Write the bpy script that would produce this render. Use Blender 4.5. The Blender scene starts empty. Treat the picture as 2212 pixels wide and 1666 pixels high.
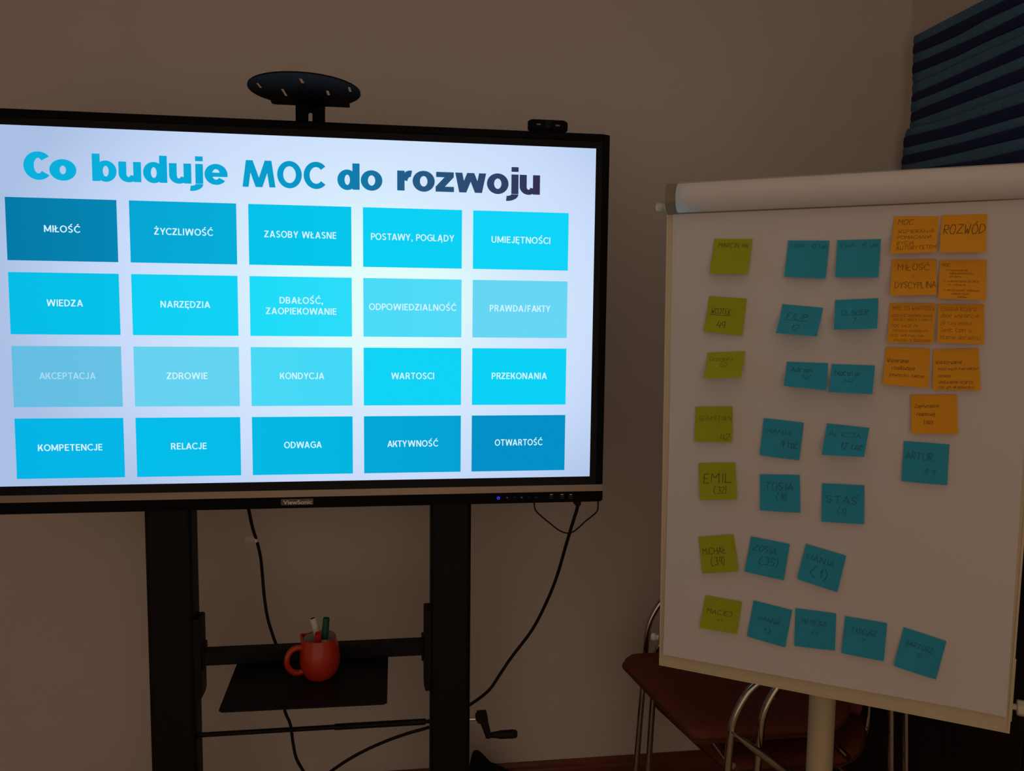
import bpy, bmesh, math, random
import numpy as np
from mathutils import Vector, Matrix
random.seed(7)
R_ = math.radians
col = bpy.context.scene.collection
sc = bpy.context.scene

# ---------------------------------------------------------------- camera
CAM = Vector((0, 0, 1.55))
F = 1750.0; PW, PH = 2212, 1666
yaw, pitch, roll = 0.14163, -0.08887, 0.01119
fw = Vector((math.sin(yaw)*math.cos(pitch), math.cos(yaw)*math.cos(pitch), math.sin(pitch)))
r0 = Vector((math.cos(yaw), -math.sin(yaw), 0)); u0 = r0.cross(fw)
rt = math.cos(roll)*r0 + math.sin(roll)*u0; upv = -math.sin(roll)*r0 + math.cos(roll)*u0
cd = bpy.data.cameras.new('camera'); cam = bpy.data.objects.new('camera', cd); col.objects.link(cam)
cd.sensor_fit = 'HORIZONTAL'; cd.sensor_width = 36; cd.lens = 36*F/PW; cd.clip_start = .02
cam.matrix_world = Matrix(((rt.x, upv.x, -fw.x, CAM.x), (rt.y, upv.y, -fw.y, CAM.y), (rt.z, upv.z, -fw.z, CAM.z), (0, 0, 0, 1)))
sc.camera = cam

# ---------------------------------------------------------------- light
w = bpy.data.worlds.new('world'); sc.world = w; w.use_nodes = True
bg = w.node_tree.nodes['Background']; bg.inputs[0].default_value = (1.0, .715, .535, 1); bg.inputs[1].default_value = .46
def area(name, loc, target, sx, sy, power, color):
    l = bpy.data.lights.new(name, 'AREA'); l.shape = 'RECTANGLE'; l.size = sx; l.size_y = sy; l.energy = power; l.color = color
    o = bpy.data.objects.new(name, l); col.objects.link(o); o.location = loc
    o.rotation_euler = (Vector(target) - Vector(loc)).to_track_quat('-Z', 'Y').to_euler()
    return o
area('ceiling_light', (0.25, 0.9, 2.75), (0.2, 1.3, 0), 1.8, 1.4, 2.1, (1.0, .74, .56))
sc.view_settings.view_transform = 'Standard'; sc.view_settings.look = 'None'
sc.view_settings.exposure = 0; sc.view_settings.gamma = 1
try: sc.view_settings.use_curve_mapping = False
except Exception: pass

# ---------------------------------------------------------------- helpers
def ray(px, py): return rt*((px-PW/2)/F) - upv*((py-PH/2)/F) + fw
def at_y(px, py, y): d = ray(px, py); return CAM + d*(y/d.y)             # point of the sight line on a wall-parallel plane
def at_x(px, py, x): d = ray(px, py); return CAM + d*(x/d.x)
def at_z(px, py, z): d = ray(px, py); return CAM + d*((z-CAM.z)/d.z)
def lin(h):
    h = h.lstrip('#'); return tuple((lambda c: c/12.92 if c <= .04045 else ((c+.055)/1.055)**2.4)(int(h[i:i+2], 16)/255) for i in (0, 2, 4))

def mat(name, color, rough=.6, metal=0, noise=0, nscale=8, bump=0, bscale=60, stretch=None, spec=.5, color2=None, coat=0):
    m = bpy.data.materials.new(name); m.use_nodes = True; nt = m.node_tree; b = nt.nodes['Principled BSDF']
    b.inputs['Base Color'].default_value = (*color, 1); b.inputs['Roughness'].default_value = rough
    b.inputs['Metallic'].default_value = metal; b.inputs['Specular IOR Level'].default_value = spec; b.inputs['Coat Weight'].default_value = coat
    tc = nt.nodes.new('ShaderNodeTexCoord'); mp = nt.nodes.new('ShaderNodeMapping'); nt.links.new(tc.outputs['Object'], mp.inputs[0])
    if stretch: mp.inputs['Scale'].default_value = stretch
    if noise or color2:
        n = nt.nodes.new('ShaderNodeTexNoise'); n.inputs['Scale'].default_value = nscale; n.inputs['Detail'].default_value = 5
        nt.links.new(mp.outputs[0], n.inputs['Vector'])
        r = nt.nodes.new('ShaderNodeValToRGB'); nt.links.new(n.outputs['Fac'], r.inputs[0])
        c2 = color2 or tuple(min(1, c*(1+noise)) for c in color); c1 = color if color2 else tuple(c*(1-noise) for c in color)
        r.color_ramp.elements[0].position = .32; r.color_ramp.elements[1].position = .68
        r.color_ramp.elements[0].color = (*c1, 1); r.color_ramp.elements[1].color = (*c2, 1)
        nt.links.new(r.outputs[0], b.inputs['Base Color'])
    if bump:
        n2 = nt.nodes.new('ShaderNodeTexNoise'); n2.inputs['Scale'].default_value = bscale; n2.inputs['Detail'].default_value = 4
        nt.links.new(mp.outputs[0], n2.inputs['Vector'])
        bp = nt.nodes.new('ShaderNodeBump'); bp.inputs['Strength'].default_value = bump; bp.inputs['Distance'].default_value = .002
        nt.links.new(n2.outputs['Fac'], bp.inputs['Height']); nt.links.new(bp.outputs[0], b.inputs['Normal'])
    return m
def emis(name, c, strength=1, c2=None, axis=0):
    m = bpy.data.materials.new(name); m.use_nodes = True; nt = m.node_tree; nt.nodes.clear()
    o = nt.nodes.new('ShaderNodeOutputMaterial'); e = nt.nodes.new('ShaderNodeEmission'); nt.links.new(e.outputs[0], o.inputs[0])
    e.inputs[0].default_value = (*c, 1); e.inputs[1].default_value = strength
    if c2:
        tc = nt.nodes.new('ShaderNodeTexCoord'); s = nt.nodes.new('ShaderNodeSeparateXYZ'); nt.links.new(tc.outputs['Generated'], s.inputs[0])
        mx = nt.nodes.new('ShaderNodeMix'); mx.data_type = 'RGBA'; nt.links.new(s.outputs[axis], mx.inputs[0])
        mx.inputs[6].default_value = (*c, 1); mx.inputs[7].default_value = (*c2, 1); nt.links.new(mx.outputs[2], e.inputs[0])
    return m

class MB:
    def __init__(s): s.v = []; s.f = []
    def add(s, vs, fs):
        k = len(s.v); s.v += [Vector(p) for p in vs]; s.f += [[i+k for i in f] for f in fs]; return s
    def box(s, a, b):
        x0, y0, z0 = [min(p, q) for p, q in zip(a, b)]; x1, y1, z1 = [max(p, q) for p, q in zip(a, b)]
        return s.add([(x0,y0,z0),(x1,y0,z0),(x1,y1,z0),(x0,y1,z0),(x0,y0,z1),(x1,y0,z1),(x1,y1,z1),(x0,y1,z1)],
                     [(3,2,1,0),(4,5,6,7),(0,1,5,4),(1,2,6,5),(2,3,7,6),(3,0,4,7)])
    def fbox(s, O, U, V, N, u0, u1, v0, v1, n0, n1):          # box in a frame O + u U + v V + n N
        P = lambda u, v, n: O + U*u + V*v + N*n
        return s.add([P(u0,v0,n0),P(u1,v0,n0),P(u1,v1,n0),P(u0,v1,n0),P(u0,v0,n1),P(u1,v0,n1),P(u1,v1,n1),P(u0,v1,n1)],
                     [(3,2,1,0),(4,5,6,7),(0,1,5,4),(1,2,6,5),(2,3,7,6),(3,0,4,7)])
    def prism(s, pts, ext):                                    # closed outline pushed along ext
        n = len(pts); e = Vector(ext); pts = [Vector(p) for p in pts]
        return s.add(pts + [p+e for p in pts], [list(range(n))[::-1], list(range(n, 2*n))] + [(i, (i+1) % n, n+(i+1) % n, n+i) for i in range(n)])
    def tube(s, pts, r, seg=12, cap=True, smooth=0):
        pts = [Vector(p) for p in pts]
        if smooth:                                              # Catmull-Rom
            q = [pts[0]*2-pts[1]] + pts + [pts[-1]*2-pts[-2]]; out = []
            for i in range(1, len(q)-2):
                for k in range(smooth):
                    t = k/smooth; a, b, c, d = q[i-1:i+3]
                    out.append(.5*((2*b)+(c-a)*t+(2*a-5*b+4*c-d)*t*t+(3*b-a-3*c+d)*t**3))
            pts = out + [pts[-1]]
        rs = r if isinstance(r, (list, tuple)) else [r]*len(pts)
        T = (pts[1]-pts[0]).normalized(); n = T.orthogonal().normalized(); k = len(s.v)
        for i, p in enumerate(pts):
            T = (pts[min(i+1, len(pts)-1)] - pts[max(i-1, 0)]).normalized()
            n = (n - T*n.dot(T)).normalized(); b = T.cross(n)
            s.v += [p + (n*math.cos(2*math.pi*j/seg) + b*math.sin(2*math.pi*j/seg))*rs[i] for j in range(seg)]
        for i in range(len(pts)-1):
            for j in range(seg):
                s.f.append([k+i*seg+j, k+i*seg+(j+1) % seg, k+(i+1)*seg+(j+1) % seg, k+(i+1)*seg+j])
        if cap:
            s.f.append([k+j for j in range(seg)][::-1]); s.f.append([k+(len(pts)-1)*seg+j for j in range(seg)])
        return s
    def lathe(s, prof, base, axis=(0, 0, 1), seg=32, cap=True):
        A = Vector(axis).normalized(); n = A.orthogonal().normalized(); b = A.cross(n); base = Vector(base); k = len(s.v)
        for r, h in prof: s.v += [base + A*h + (n*math.cos(2*math.pi*j/seg)+b*math.sin(2*math.pi*j/seg))*r for j in range(seg)]
        for i in range(len(prof)-1):
            for j in range(seg): s.f.append([k+i*seg+j, k+i*seg+(j+1) % seg, k+(i+1)*seg+(j+1) % seg, k+(i+1)*seg+j])
        if cap and prof[0][0] > 1e-5: s.f.append([k+j for j in range(seg)][::-1])
        if cap and prof[-1][0] > 1e-5: s.f.append([k+(len(prof)-1)*seg+j for j in range(seg)])
        return s
    def grid(s, fn, nu, nv):
        k = len(s.v)
        s.v += [Vector(fn(i/nu, j/nv)) for j in range(nv+1) for i in range(nu+1)]
        for j in range(nv):
            for i in range(nu): a = k+j*(nu+1)+i; s.f.append([a, a+1, a+nu+2, a+nu+1])
        return s
def base_of(o):
    v = Vector((0, 0, 0))
    while o: v += o.location; o = o.parent
    return v
def build(name, mb, m, parent=None, bevel=0, smooth=True, thick=0, fixn=True, sub=0):
    me = bpy.data.meshes.new(name); b = base_of(parent)
    me.from_pydata([v-b for v in mb.v], [], mb.f); me.update()
    if fixn:
        bm = bmesh.new(); bm.from_mesh(me); bmesh.ops.remove_doubles(bm, verts=bm.verts, dist=1e-6); bmesh.ops.recalc_face_normals(bm, faces=bm.faces); bm.to_mesh(me); bm.free()
    me.materials.append(m)
    o = bpy.data.objects.new(name, me); col.objects.link(o); o.parent = parent
    if smooth:
        for p in me.polygons: p.use_smooth = True
        try: me.set_sharp_from_angle(angle=R_(35))
        except Exception: pass
    if thick:
        s = o.modifiers.new('solid', 'SOLIDIFY'); s.thickness = thick; s.offset = -1
    if bevel:
        s = o.modifiers.new('bevel', 'BEVEL'); s.width = bevel; s.segments = 3; s.limit_method = 'ANGLE'; s.angle_limit = R_(40)
    if sub:
        s = o.modifiers.new('sub', 'SUBSURF'); s.levels = sub; s.render_levels = sub
    return o
def tag(o, label=None, cat=None, group=None, kind=None):
    if label: o['label'] = label
    if cat: o['category'] = cat
    if group: o['group'] = group
    if kind: o['kind'] = kind
    return o
def thing(name, loc, label, cat, group=None):
    o = bpy.data.objects.new(name, None); o.empty_display_size = .05; col.objects.link(o); o.location = loc
    return tag(o, label, cat, group)
def text_verts(s, offset=0, shear=0):
    cu = bpy.data.curves.new('t', 'FONT'); cu.body = s; cu.offset = offset; cu.shear = shear; cu.resolution_u = 6
    o = bpy.data.objects.new('t', cu); col.objects.link(o); dg = bpy.context.evaluated_depsgraph_get(); dg.update()
    me = bpy.data.meshes.new_from_object(o.evaluated_get(dg))
    V = [v.co.copy() for v in me.vertices]; Fc = [list(p.vertices) for p in me.polygons]
    bpy.data.objects.remove(o); bpy.data.curves.remove(cu); bpy.data.meshes.remove(me)
    return V, Fc
CAPH = None
def lettering(mb, s, P, width, cap, offset=0, align='l', hscale=1):
    """P(x,z) -> 3-D point; the text is stretched to `width`, capitals are `cap` high"""
    global CAPH
    if CAPH is None:
        V, _ = text_verts('H'); CAPH = max(v.y for v in V)
    V, Fc = text_verts(s, offset)
    x0 = min(v.x for v in V); x1 = max(v.x for v in V); k = width/(x1-x0); kz = cap/(CAPH+2*offset)
    sh = -x0 if align == 'l' else -(x0+x1)/2
    mb.add([P((v.x+sh)*k, (v.y+offset)*kz) for v in V], Fc)

# ---- drawn sans-serif letters: polygons in cap-height units; v/h = upright/level stroke widths
def drawn(ch, v, h, geo=False):
    P = []
    def rect(x0, y0, x1, y1): P.append([(x0, y0), (x1, y0), (x1, y1), (x0, y1)])
    def strip(xb, y0, xt, y1, s): P.append([(xb, y0), (xb+s, y0), (xt+s, y1), (xt, y1)])
    def arc(cx, cy, rx, ry, a0, a1, v=v, h=h):
        n = max(4, int(abs(a1-a0)/9)); pt = lambda r1, r2, a: (cx+r1*math.cos(R_(a)), cy+r2*math.sin(R_(a)))
        for i in range(n):
            a, b = a0+(a1-a0)*i/n, a0+(a1-a0)*(i+1)/n
            P.append([pt(rx, ry, a), pt(rx, ry, b), pt(rx-v, ry-h, b), pt(rx-v, ry-h, a)])
    def bowl(x0, xm, X, yb, yt):
        rect(x0, yt-h, xm, yt); rect(x0, yb, xm, yb+h); arc(xm, (yb+yt)/2, X-xm, (yt-yb)/2, -90, 90)
    X = .73
    acc = {'Ś': 'S', 'Ć': 'C', 'Ż': 'Z', 'Ł': 'L', 'Ę': 'E', 'Ą': 'A'}.get(ch)
    if acc:
        Q, w_ = drawn(acc, v, h); P = list(Q)
        if ch in 'ŚĆ': strip(w_*.42, 1.07, w_*.42+.16, 1.28, v*1.1)
        if ch == 'Ż': rect(w_/2-v*.55, 1.08, w_/2+v*.55, 1.26)
        if ch == 'Ł': P.append([(-.10, .34), (.36, .60), (.36, .60+h), (-.10, .34+h)])
        if ch in 'ĘĄ': arc(w_-.10, -.10, .13, .13, 100, 300, v*.7, h*.7)
        return P, w_
    w_ = .6
    if ch == 'A':
        w_ = .82; s_ = v*1.12; strip(0, 0, w_/2-s_*.52, 1, s_); strip(w_-s_, 0, w_/2-s_*.48, 1, s_); rect(.16, .22, w_-.16, .22+h)
    elif ch == 'B': w_ = .66; rect(0, 0, v, 1); bowl(0, .36, .62, .5-h*.5, 1); bowl(0, .36, .66, 0, .5+h*.5)
    elif ch == 'C': w_ = .78; arc(.47, .5, .47, .515, 42, 318)
    elif ch == 'D': w_ = .76; rect(0, 0, v, 1); bowl(0, .30, .76, 0, 1)
    elif ch == 'E': w_ = .56; rect(0, 0, v, 1); rect(0, 0, .56, h); rect(0, 1-h, .56, 1); rect(0, .5-h*.4, .52, .5+h*.6)
    elif ch == 'F': w_ = .54; rect(0, 0, v, 1); rect(0, 1-h, .54, 1); rect(0, .46-h*.4, .50, .46+h*.6)
    elif ch == 'G': w_ = .82; arc(.47, .5, .47, .515, 45, 325); rect(.48, .42, .86, .42+h); rect(.86-v, .12, .86, .42+h)
    elif ch == 'I': w_ = v; rect(0, 0, v, 1)
    elif ch == 'J': w_ = .48; rect(.48-v, .28, .48, 1); arc(.24, .28, .24, .295, 190, 360)
    elif ch == 'K': w_ = .70; rect(0, 0, v, 1); strip(v*.75, .34, .68-v*1.25, 1, v*1.3); strip(.72-v*1.3, 0, .26, .58, v*1.3)
    elif ch == 'L': w_ = .52; rect(0, 0, v, 1); rect(0, 0, .52, h)
    elif ch == 'M' and geo:
        w_ = 1.22; strip(0, 0, .14, 1, v); strip(w_-v, 0, w_-.14-v, 1, v); strip(w_/2-v*.55, .0, .14, 1, v*1.1); strip(w_/2-v*.55, 0, w_-.14-v*1.1, 1, v*1.1)
    elif ch == 'M': w_ = .92; rect(0, 0, v, 1); rect(w_-v, 0, w_, 1); strip(w_/2-v*.5, .12, 0, 1, v*1.05); strip(w_/2-v*.5, .12, w_-v*1.05, 1, v*1.05)
    elif ch == 'N': w_ = .76; rect(0, 0, v, 1); rect(w_-v, 0, w_, 1); strip(w_-v*1.25, 0, 0, 1, v*1.25)
    elif ch == 'O': w_ = .92; arc(.46, .5, .46, .515, 0, 360)
    elif ch == 'P': w_ = .62; rect(0, 0, v, 1); bowl(0, .34, .62, .38, 1)
    elif ch == 'R': w_ = .68; rect(0, 0, v, 1); bowl(0, .34, .63, .42, 1); strip(.70-v*1.25, 0, .30, .45, v*1.25)
    elif ch == 'S': w_ = .62; arc(.31, .755-h*.12, .29, .26+h*.12, 25, 270); arc(.31, .245+h*.12, .31, .26+h*.12, -155, 90)
    elif ch == 'T': w_ = .66; rect(.33-v/2, 0, .33+v/2, 1); rect(0, 1-h, .66, 1)
    elif ch == 'U': w_ = .72; rect(0, .34, v, 1); rect(.72-v, .34, .72, 1); arc(.36, .35, .36, .365, 180, 360)
    elif ch == 'W':
        w_ = 1.18; s_ = v*1.08; a = .27
        strip(a-s_/2, 0, 0, 1, s_); strip(a-s_/2, 0, w_/2-s_/2, 1, s_); strip(w_-a-s_/2, 0, w_/2-s_/2, 1, s_); strip(w_-a-s_/2, 0, w_-s_, 1, s_)
    elif ch == 'Y': w_ = .76; rect(.38-v/2, 0, .38+v/2, .46); strip(.38-v*.55, .40, 0, 1, v*1.12); strip(.38-v*.55, .40, w_-v*1.12, 1, v*1.12)
    elif ch == 'Z': w_ = .66; rect(0, 0, .66, h); rect(.02, 1-h, .65, 1); strip(0, h*.9, .65-v*1.35, 1-h*.9, v*1.35)
    elif ch == ',': w_ = .16; rect(0, 0, .18, .18); strip(0, -.20, .07, .02, .11)
    elif ch == '/': w_ = .38; strip(0, -.05, .38-v*.9, 1.05, v*.9)
    elif ch == ' ': w_ = .26
    elif ch == 'o': w_ = .86; arc(.43, .37, .43, .39, 0, 360)
    elif ch in 'bd':
        w_ = .88; f_ = (lambda x: x) if ch == 'b' else (lambda x: w_-x)
        rect(min(f_(0), f_(v)), 0, max(f_(0), f_(v)), 1.0); arc(f_(.49), .37, .39, .39, 0, 360)
    elif ch == 'u': w_ = .82; rect(w_-v, 0, w_, .74); rect(0, .30, v, .74); arc(.36, .30, .36, .315, 180, 340)
    elif ch == 'j': w_ = v+.04; rect(.04, 0, w_, .74); arc(-.13, -.01, .17+v, .26, -95, 0, v, h); rect(.04, .84, w_, 1.02)
    elif ch == 'e': w_ = .86; arc(.43, .37, .43, .39, 0, 322); rect(v*.8, .28, .86, .28+h*.80)
    elif ch == 'r': w_ = .56; rect(0, 0, v, .74); arc(.50, .30, .37, .455, 78, 165, v*.9, h*1.25)
    elif ch == 'z': w_ = .72; rect(0, 0, .72, h); rect(.02, .74-h, .71, .74); strip(0, h*.95, .71-v*1.25, .74-h*.95, v*1.25)
    elif ch == 'w':
        w_ = 1.22; s_ = v*.98; a = .30; t = .74
        strip(a-s_*.5, 0, 0, t, s_); strip(a-s_*.5, 0, w_/2-s_*.5, t, s_); strip(w_-a-s_*.5, 0, w_/2-s_*.5, t, s_); strip(w_-a-s_*.5, 0, w_-s_, t, s_)
    return P, w_
def drawn_text(mb, s, P, width, cap, v=.165, h=.145, gap=.15, align='l', geo=False, kern=None):
    x = 0; polys = []; prev = ''
    for ch in s:
        Q, w_ = drawn(ch, v, h, geo)
        g = gap*(.35 if (prev+ch) in ('AW', 'WA', 'TY', 'TA', 'AT', 'RZ', 'WY', 'AC', 'AK', 'KA', 'KT', 'PO', 'LA', 'YC', 'AZ') else .75 if (ch in 'OCGoe' or prev in 'OCDGoe') else 1)
        if ch == 'j': g += .04
        x += g if prev else 0
        polys += [[(a+x, b) for a, b in q] for q in Q]; x += w_; prev = ch
    k = width/x; sh = 0 if align == 'l' else -x/2
    for q in polys:
        mb.add([P((a+sh)*k, b*cap) for a, b in q], [list(range(len(q)))])

# ---------------------------------------------------------------- materials
M = {}
M['wall'] = mat('wall_paint', (.74, .672, .615), .9, noise=.035, nscale=2.2, bump=.25, bscale=160)
M['ceil'] = mat('ceiling_paint', (.75, .72, .66), .9, noise=.03, bump=.2)
M['floor'] = mat('floor_wood', (.50, .33, .19), .5, color2=(.58, .40, .24), nscale=5, stretch=(1, 12, 1))
M['baseboard'] = mat('baseboard_wood', (.15, .035, .018), .45, color2=(.20, .05, .026), nscale=6, stretch=(1, 10, 10))
M['tv_black'] = mat('display_plastic', (.0045, .004, .005), .6, noise=.1, spec=.08)
M['tv_glass'] = mat('display_border_glass', (.004, .004, .006), .2, noise=.1, spec=.15)
M['post'] = mat('stand_powder_coat', (.0045, .0038, .0048), .55, noise=.2, nscale=3, bump=.15, bscale=300, spec=.25)
M['shelf'] = mat('shelf_metal', (.0045, .0042, .005), .5, noise=.15, bump=.1, spec=.2)
M['strip'] = mat('champagne_metal', (.42, .33, .25), .38, metal=.85, noise=.05, nscale=2, stretch=(1, 1, 30))
M['rubber'] = mat('black_rubber', (.008, .005, .005), .6, noise=.1, spec=.25)
M['chrome'] = mat('chrome', (.50, .46, .40), .06, metal=1, noise=.03)
M['steel'] = mat('brushed_steel', (.9, .8, .7), .25, metal=1, noise=.05)
M['mug'] = mat('red_glaze', (.50, .030, .012), .28, color2=(.60, .045, .015), nscale=10, bump=.15, bscale=25, coat=.3)
M['mug_in'] = mat('cream_glaze', (.62, .60, .55), .3, noise=.04)
M['white_pl'] = mat('white_plastic', (.78, .74, .70), .4, noise=.03)
M['green_pl'] = mat('green_plastic', (.006, .10, .055), .4, noise=.05)
M['red_pl'] = mat('red_plastic', (.62, .015, .02), .4, noise=.05)
M['board'] = mat('cream_lacquer', (.74, .64, .43), .45, noise=.02, nscale=3)
M['cream'] = mat('cream_pole', (.62, .53, .34), .4, noise=.03)
M['knob'] = mat('knob_plastic', (.72, .68, .56), .45, noise=.03)
M['clamp'] = mat('clamp_metal', (.30, .23, .145), .5, noise=.06, nscale=20)  # tan bar, with its shade taken into the base colour
M['paper'] = mat('flipchart_paper', (.80, .765, .735), .85, noise=.02, nscale=2.5, bump=.12, bscale=9)
M['seat'] = mat('rust_fabric', (.155, .030, .014), .85, color2=(.20, .040, .018), nscale=40, bump=.4, bscale=500)
M['piping'] = mat('dark_rust_piping', (.09, .018, .010), .8, noise=.1)
M['armpad'] = mat('grey_arm_sleeve', (.16, .15, .14), .5, noise=.05)
M['teal'] = mat('teal_fabric', (.075, .19, .34), .9, noise=.12, nscale=120, bump=.3, bscale=600)
M['navy'] = mat('navy_fabric', (.008, .021, .10), .9, noise=.12, nscale=120, bump=.3, bscale=600)
M['darkwood'] = mat('dark_wood', (.016, .0065, .0045), .6, color2=(.024, .010, .007), nscale=4, stretch=(8, 8, 1), spec=.25)
M['bag'] = mat('black_fabric', (.006, .005, .005), .85, noise=.2, nscale=50, bump=.4, bscale=300, spec=.2)
M['plate'] = mat('brand_plate_grey', (.10, .09, .09), .4, noise=.03)
M['silver_ink'] = mat('silver_print', (.85, .78, .72), .4, noise=.02)
M['grey_ink'] = mat('grey_print', (.22, .22, .22), .5, noise=.02)
M['cablewhite'] = mat('white_tag', (.85, .78, .66), .6, noise=.04)
M['yellow'] = mat('lime_note_paper', (.44, .50, .006), .8, noise=.04, nscale=30)
M['blue'] = mat('teal_note_paper', (.026, .42, .64), .8, noise=.05, nscale=30)
M['orange'] = mat('orange_note_paper', (.98, .43, .010), .8, noise=.03, nscale=30)
M['ink'] = mat('dark_pencil', (.05, .055, .02), .6, noise=.02)
M['inkf'] = mat('faint_pencil', (.16, .18, .012), .6, noise=.02)
M['inkb'] = mat('pencil_on_teal', (.012, .13, .16), .6, noise=.02)
M['inko'] = mat('brown_pencil', (.20, .065, .01), .6, noise=.02)
M['inkof'] = mat('faint_brown_pencil', (.42, .15, .01), .6, noise=.02)

# ---------------------------------------------------------------- setting
WY = 2.50; WX = 1.645
def struct(name, mb, m, parent=None, **k):
    o = build(name, mb, m, parent, smooth=False, **k)
    if not parent: tag(o, kind='structure')
    return o
struct('wall_back', MB().box((-2.6, WY, 0), (WX+.12, WY+.12, 2.85)), M['wall'])
struct('wall_right', MB().box((WX, -2.2, 0), (WX+.12, WY, 2.85)), M['wall'])
struct('wall_left_added', MB().box((-2.3, -1.2, 0), (-2.18, WY, 2.85)), M['wall'])  # unseen wall, added to cut the light from the open left side
struct('floor', MB().box((-2.6, -2.2, -.08), (WX+.12, WY+.12, 0)), M['floor'])
struct('ceiling', MB().box((-2.6, -2.2, 2.85), (WX+.12, WY+.12, 2.93)), M['ceil'])
prof = [(0, 0), (-.018, 0), (-.018, .062), (-.014, .068), (-.014, .078), (-.006, .088), (0, .088)]
struct('baseboard_back', MB().prism([(-2.6, WY+y, z) for y, z in prof], (WX+2.6, 0, 0)), M['baseboard'])
struct('baseboard_right', MB().prism([(WX+y, -2.2, z) for y, z in prof], (0, WY+2.18, 0)), M['baseboard'])

# ---------------------------------------------------------------- large display
D = 1.9537; Z = 1.55
SX1 = .4775; SX0 = SX1-1.4285; SZ1 = Z+.3990; SZ0 = SZ1-.8035
OX1 = .5104; OX0 = SX0-(OX1-SX1); OZ1 = Z+.4312; OZ0 = Z-.4678
tv = thing('interactive_display', (-.2365, D+.05, OZ0), 'large black-framed wall screen on stand showing a slide of blue tiles', 'display')
def rrect(x0, x1, z0, z1, r, y, n=6):
    pts = []
    for cx, cz, a in ((x1-r, z1-r, 0), (x0+r, z1-r, 90), (x0+r, z0+r, 180), (x1-r, z0+r, 270)):
        pts += [(cx+r*math.cos(R_(a+90*i/n)), y, cz+r*math.sin(R_(a+90*i/n))) for i in range(n+1)]
    return pts
build('housing', MB().prism(rrect(OX0+.002, OX1-.002, OZ0+.002, OZ1-.002, .010, D+.006), (0, .03, 0)).box((OX0+.12, D+.036, OZ0+.1), (OX1-.12, D+.082, OZ1-.1)), M['tv_black'], tv, bevel=.002)
zt = OZ1; zb = Z-.4248      # bezel reaches the metal strip
bz = MB()
for a, b in (((OX0, zb), (OX0+.0165, zt)), ((OX1-.0165, zb), (OX1, zt)), ((OX0+.0165, zt-.0155), (OX1-.0165, zt))):
    bz.box((a[0], D-.005, a[1]), (b[0], D+.012, b[1]))
build('bezel', bz, M['tv_black'], tv, bevel=.0025)
gb = MB()
for a, b in (((OX0+.0165, SZ0), (SX0, zt-.0155)), ((SX1, SZ0), (OX1-.0165, zt-.0155)), ((SX0, SZ1), (SX1, zt-.0155)), ((OX0+.0165, zb), (OX1-.0165, SZ0))):
    gb.box((a[0], D-.0005, a[1]), (b[0], D+.01, b[1]))
build('glass_border', gb, M['tv_glass'], tv)
# slide background: white panel, the display's bright middle and dim edges painted in
m = bpy.data.materials.new('slide_background'); m.use_nodes = True; nt = m.node_tree; nt.nodes.clear()
o_ = nt.nodes.new('ShaderNodeOutputMaterial'); e_ = nt.nodes.new('ShaderNodeEmission'); nt.links.new(e_.outputs[0], o_.inputs[0])
tc = nt.nodes.new('ShaderNodeTexCoord'); mp = nt.nodes.new('ShaderNodeMapping'); nt.links.new(tc.outputs['Generated'], mp.inputs[0])
mp.inputs['Location'].default_value = (-.63*1.35, 0, -.55*1.0); mp.inputs['Scale'].default_value = (1.35, 0, 1.0)
ln = nt.nodes.new('ShaderNodeVectorMath'); ln.operation = 'LENGTH'; nt.links.new(mp.outputs[0], ln.inputs[0])
cr = nt.nodes.new('ShaderNodeValToRGB'); nt.links.new(ln.outputs['Value'], cr.inputs[0]); nt.links.new(cr.outputs[0], e_.inputs[0])
for i, (p, c) in enumerate(((0, '#e4fff9'), (.16, '#e0fbfb'), (.30, '#d6ebfd'), (.55, '#c9dbfb'), (.80, '#a9c0e4'))):
    e = cr.color_ramp.elements[i] if i < 2 else cr.color_ramp.elements.new(p)
    e.position = p; e.color = (*lin(c), 1)
scr = build('screen_panel', MB().box((SX0, D, SZ0), (SX1, D+.004, SZ1)), m, tv, smooth=False)
cols = [['#0579a6', '#06a5d3', '#06c2e9', '#0bcff3', '#0fd4f8'], ['#05bde6', '#0dcff3', '#1cdcf9', '#4bdbf8', '#67d6f5'],
        ['#66bde2', '#68d2f0', '#4ad9f6', '#11d3f5', '#0bd2f5'], ['#04b4e6', '#05bdea', '#05b9e4', '#03a8d8', '#0390c6']]
words = [['MIŁOŚĆ', 'ŻYCZLIWOŚĆ', 'ZASOBY WŁASNE', 'POSTAWY, POGLĄDY', 'UMIEJĘTNOŚCI'], ['WIEDZA', 'NARZĘDZIA', 'DBAŁOŚĆ,|ZAOPIEKOWANIE', 'ODPOWIEDZIALNOŚĆ', 'PRAWDA/FAKTY'],
         ['AKCEPTACJA', 'ZDROWIE', 'KONDYCJA', 'WARTOSCI', 'PRZEKONANIA'], ['KOMPETENCJE', 'RELACJE', 'ODWAGA', 'AKTYWNOŚĆ', 'OTWARTOŚĆ']]
wid = [[77, 129, 157, 180, 127], [78, 110, (95, 155), 190, 132], [122, 91, 98, 94, 121], [141, 80, 84, 112, 105]]
TX0, TPX, TW, TZ0, TPZ, TH = -.85474, .25882, .23209, Z+.24329, .16419, .13815
pxm = [.000978, .000990, .001036, .001085, .001127]       # metres per photograph pixel in each column of tiles
textm = emis('slide_white_text', lin('#d2f4ff')); textd = emis('slide_pale_text', lin('#a9dcf2'))
def shade(c, k): return tuple(min(1, x*k) for x in lin(c))
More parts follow.
